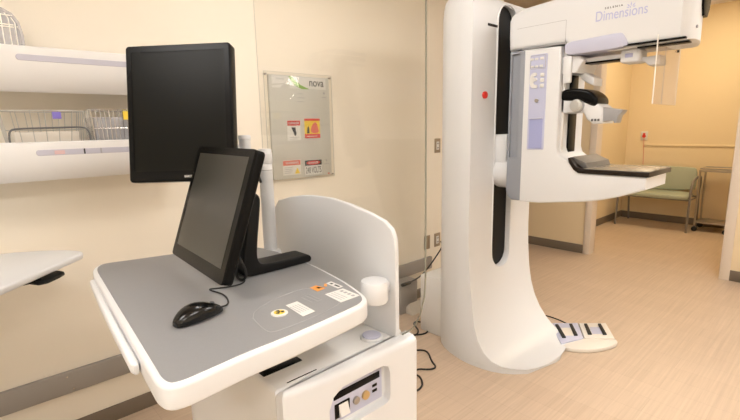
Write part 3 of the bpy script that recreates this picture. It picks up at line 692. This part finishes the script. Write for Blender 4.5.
# ------------------------------------------------------------------ notice board
nb = thing('notice_board', 'silver acrylic notice board with warning labels on the cream wall', 'notice board', (1.63, WY, 1.13))
finish('backing', bx((1.425, 2.415, 1.145), (1.872, 2.4335, 1.775), .003), boardm, nb)
finish('acrylic_cover', bx((1.388, 2.402, 1.135), (1.885, 2.408, 1.79), .001), acr, nb)
finish('cover_edge', tube([(1.388, 2.405, 1.135), (1.885, 2.405, 1.135), (1.885, 2.405, 1.79), (1.388, 2.405, 1.79)], .0025, 6, closed=True), coveredge, nb)
for x in (1.405, 1.878):
    for z in (1.15, 1.775): finish('cover_standoff', cyl((x, 2.408, z), (x, 2.433, z), .006, n=10), steel, nb)
FY = 2.4145
def wall_rect(x0, z0, x1, z1, m, name, par, y=FY, d=.001): return finish(name, bx((x0, y-d, z0), (x1, y, z1)), m, par)
def wall_text(s, x0, z0, w, h, m, par, y=FY, bold=0):
    t = text_bm(s, h, w, .0005, bold); t.transform(frame((x0, y-.0014, z0), (1, 0, 0), (0, 0, 1))); return finish('lettering', t, m, par)
hdr = wall_rect(1.445, 1.700, 1.845, 1.770, paper, 'header_label', nb)
finish('swoosh', prism([(1.562, 1.770), (1.585, 1.770), (1.61, 1.745), (1.65, 1.722), (1.705, 1.702), (1.712, 1.698), (1.655, 1.698), (1.61, 1.717), (1.585, 1.740)], 'y', FY-.0022, FY-.0008), greenm, hdr)
finish('header_streak', multi(prism([(1.50, 1.700), (1.56, 1.700), (1.585, 1.733), (1.56, 1.755)], 'y', FY-.0016, FY-.0008), prism([(1.445, 1.712), (1.53, 1.722), (1.53, 1.727), (1.445, 1.72)], 'y', FY-.0016, FY-.0008)), boardm, hdr)
wall_text('nova', 1.715, 1.717, .112, .034, inkd, hdr, bold=.01)
wall_text('Nova', 1.475, 1.748, .055, .010, inkg, hdr)
def lines(x0, z0, ws, m, par, dz=.014, h=.003):
    finish('print_line', multi(*[bx((x0, FY-.0016, z0-i*dz), (x0+w, FY-.0004, z0-i*dz+h)) for i, w in enumerate(ws)]), m, par)
lines(1.620, 1.667, (.045, .055, .048), inkg, nb, .024)
fig = finish('print_mark', multi(cyl((1.828, FY-.0015, 1.678), (1.828, FY, 1.678), .007, n=12), bx((1.812, FY-.0015, 1.650), (1.845, FY, 1.654))), inkg, nb)
d1 = wall_rect(1.535, 1.383, 1.634, 1.507, paper, 'danger_label', nb)
b1 = wall_rect(1.538, 1.474, 1.631, 1.505, redm, 'red_band', d1, FY-.001)
wall_text('DANGER', 1.546, 1.482, .076, .015, paper, b1, FY-.0018, .01)
finish('hand_symbol', multi(*[prism([(1.565+k*.008, 1.462), (1.571+k*.008, 1.465), (1.592+k*.002, 1.430), (1.584+k*.002, 1.425)], 'y', FY-.0018, FY-.0008) for k in range(4)], prism(chaikin([(1.578, 1.437), (1.602, 1.439), (1.600, 1.415), (1.588, 1.408)], 1), 'y', FY-.0018, FY-.0008)), inkd, d1)
lines(1.550, 1.400, (.07, .055), inkg, d1, .010)
d2 = wall_rect(1.664, 1.393, 1.785, 1.517, yellow, 'caution_label', nb); d2['label'] = 'yellow and red warning label'
wall_rect(1.664, 1.503, 1.785, 1.517, redm, 'red_band', d2, FY-.001); rb = wall_rect(1.664, 1.393, 1.785, 1.420, redm, 'red_band', d2, FY-.001)
finish('flame_symbol', prism(chaikin([(1.715, 1.425), (1.712, 1.455), (1.728, 1.48), (1.745, 1.496), (1.760, 1.488), (1.772, 1.455), (1.775, 1.425)], 1), 'y', FY-.0018, FY-.0008), pinkred, d2)
finish('figure_symbol', prism([(1.682, 1.424), (1.700, 1.424), (1.700, 1.455), (1.694, 1.470), (1.686, 1.460)], 'y', FY-.0018, FY-.0008), inkd, d2)
lines(1.680, 1.404, (.08,), paper, rb); rb.children[0].location.y = -.001
d3 = wall_rect(1.490, 1.168, 1.622, 1.262, paper, 'warning_label', nb)
b3 = wall_rect(1.492, 1.229, 1.620, 1.259, pinkred, 'red_band', d3, FY-.001)
wall_text('WARNING', 1.508, 1.237, .098, .015, paper, b3, FY-.0018, .01)
finish('triangle_symbol', prism([(1.575, 1.174), (1.615, 1.174), (1.595, 1.212)], 'y', FY-.0018, FY-.0008), yellow, d3)
lines(1.500, 1.214, (.065, .055, .06, .05), inkg, d3, .011)
d4 = wall_rect(1.652, 1.158, 1.790, 1.254, paper, 'voltage_label', nb)
b4 = wall_rect(1.654, 1.218, 1.788, 1.252, inkd, 'black_band', d4, FY-.001)
finish('red_oval', prism([(1.721+.055*math.cos(a*PI/12), 1.235+.0135*math.sin(a*PI/12)) for a in range(24)], 'y', FY-.0024, FY-.0018), redm, b4)
wall_text('DANGER', 1.682, 1.229, .078, .013, paper, b4, FY-.0026, .01)
wall_text('240 VOLTS', 1.660, 1.168, .122, .040, inkd, d4, FY-.0006)
finish('print_mark', multi(cyl((1.828, FY-.0015, 1.245), (1.828, FY, 1.245), .006, n=12), bx((1.812, FY-.0015, 1.220), (1.845, FY, 1.223))), inkg, nb)
wall_rect(1.838, 1.152, 1.850, 1.160, redm, 'red_mark', nb)

# ------------------------------------------------------------------ white table at the left edge
wt = thing('instrument_table', 'white rounded tabletop cut off by the left edge of the photo', 'table', (-.35, 2.0, 0))
tp = chaikin([(-1.1, 2.37), (.05, 2.345), (.26, 2.215), (.325, 2.13), (.335, 2.075), (.30, 2.035), (.045, 1.765), (-.3, 1.42), (-1.1, 1.40)], 2)
finish('tabletop', prism(tp, 'z', .955, .98, .008, 3), white, wt)
finish('pedestal', bx((-.52, 1.90, .05), (-.36, 2.10, .956), .02), white2, wt)
finish('base', bx((-.85, 1.7, 0), (-.05, 2.3, .05), .02), white2, wt)
finish('mouse_tray', prism(chaikin([(.125, 1.935), (.165, 1.865), (.243, 1.945), (.246, 1.985), (.215, 2.03), (.145, 1.96)], 1), 'z', .933, .943, .003, 2), blackm, wt)
finish('tray_bracket', bx((.10, 1.91, .936), (.17, 1.97, .957), .003), blackm, wt)

# ------------------------------------------------------------------ alcove: chair, equipment stand, alarm
ch = thing('waiting_chair', 'wide sage green chair with metal frame against the alcove wall', 'chair', (7.25, 1.87, 0))
y0, y1 = 1.43, 2.30
seat = prism(chaikin([(6.955, y0+.03), (6.94, y0+.10), (6.935, (y0+y1)/2), (6.94, y1-.10), (6.955, y1-.03), (7.0, y1-.012), (7.44, y1-.05), (7.44, y0+.05), (7.0, y0+.012)], 1), 'z', .435, .495, .02, 3)
finish('seat', seat, greenf, ch)
bkp = prism(chaikin([(y0+.05, .50), (y0+.035, .62), (y0+.045, .80), (y0+.09, .835), (y1-.09, .835), (y1-.045, .80), (y1-.035, .62), (y1-.05, .50)], 1), 'x', 7.40, 7.45, .015, 3)
bkp.transform(Matrix.Translation((7.42, 0, .5)) @ Matrix.Rotation(math.radians(8), 4, 'Y') @ Matrix.Translation((-7.42, 0, -.5)))
finish('backrest', bkp, greenf, ch)
for yy in (y0, y1):
    finish('leg', tube([(6.968, yy, 0), (7.0, yy, .45), (7.01, yy, .55)], .014, 10), chairfr, ch)
    finish('leg', tube([(7.52, yy, 0), (7.46, yy, .45), (7.455, yy, .60)], .014, 10), chairfr, ch)
    finish('armrest', tube([(7.0, yy, .50), (7.02, yy, .60), (7.07, yy, .67), (7.2, yy, .705), (7.40, yy, .715), (7.47, yy, .70), (7.46, yy, .55)], .017, 10, smooth_it=2), chairfr, ch)
finish('seat_frame', multi(tube([(7.0, y0, .43), (7.0, y1, .43), (7.46, y1, .43), (7.46, y0, .43)], .012, 8, closed=True)), chairfr, ch)
es = thing('equipment_stand', 'small steel rolling stand beside the green chair, partly behind the door trim', 'stand', (7.33, 1.23, 0))
xa, xb, ya, yb_ = 7.17, 7.50, 1.05, 1.385
for x in (xa, xb):
    for y in (ya, yb_):
        finish('post', tube([(x, y, .075), (x, y, .82)], .012, 8), steel, es)
        c_ = finish('caster', cyl((x-.012, y, .032), (x+.012, y, .032), .032, n=18, bev=.004), rubber, es)
        finish('caster_stem', tube([(x, y, .035), (x, y, .085)], .010, 8), dgrey, c_)
finish('shelf', bx((xa, ya, .115), (xb, yb_, .135), .003), steel, es)
finish('shelf', bx((xa-.01, ya-.01, .80), (xb+.01, yb_+.01, .818), .003), steel, es)
finish('rail', multi(tube([(xa, ya, .84), (xa, yb_, .84), (xb, yb_, .84), (xb, ya, .84)], .007, 8, closed=True)), steel, es)
al = thing('emergency_call_station', 'small white emergency pull station with red switch on the alcove wall', 'call station', (7.6, 2.19, 1.25))
finish('face_plate', bx((7.588, 2.155, 1.19), (7.6, 2.245, 1.32), .003), paper, al)
finish('pull_switch', multi(cyl((7.588, 2.20, 1.25), (7.578, 2.20, 1.25), .024, n=20, bev=.002), bx((7.580, 2.185, 1.235), (7.588, 2.215, 1.295), .002)), redm, al)
finish('pull_cord', tube([(7.582, 2.20, 1.24), (7.582, 2.185, 1.0), (7.582, 2.18, .83)], .003, 6), pinkred, al)

# ------------------------------------------------------------------ world, view
w = bpy.data.worlds.new('world'); SC.world = w; w.use_nodes = True
w.node_tree.nodes['Background'].inputs[0].default_value = (.9, .8, .65, 1); w.node_tree.nodes['Background'].inputs[1].default_value = .2
SC.view_settings.view_transform = 'Standard'; SC.view_settings.look = 'None'; SC.view_settings.gamma = 1
SC.view_settings.use_curve_mapping = False; SC.view_settings.exposure = -0.25
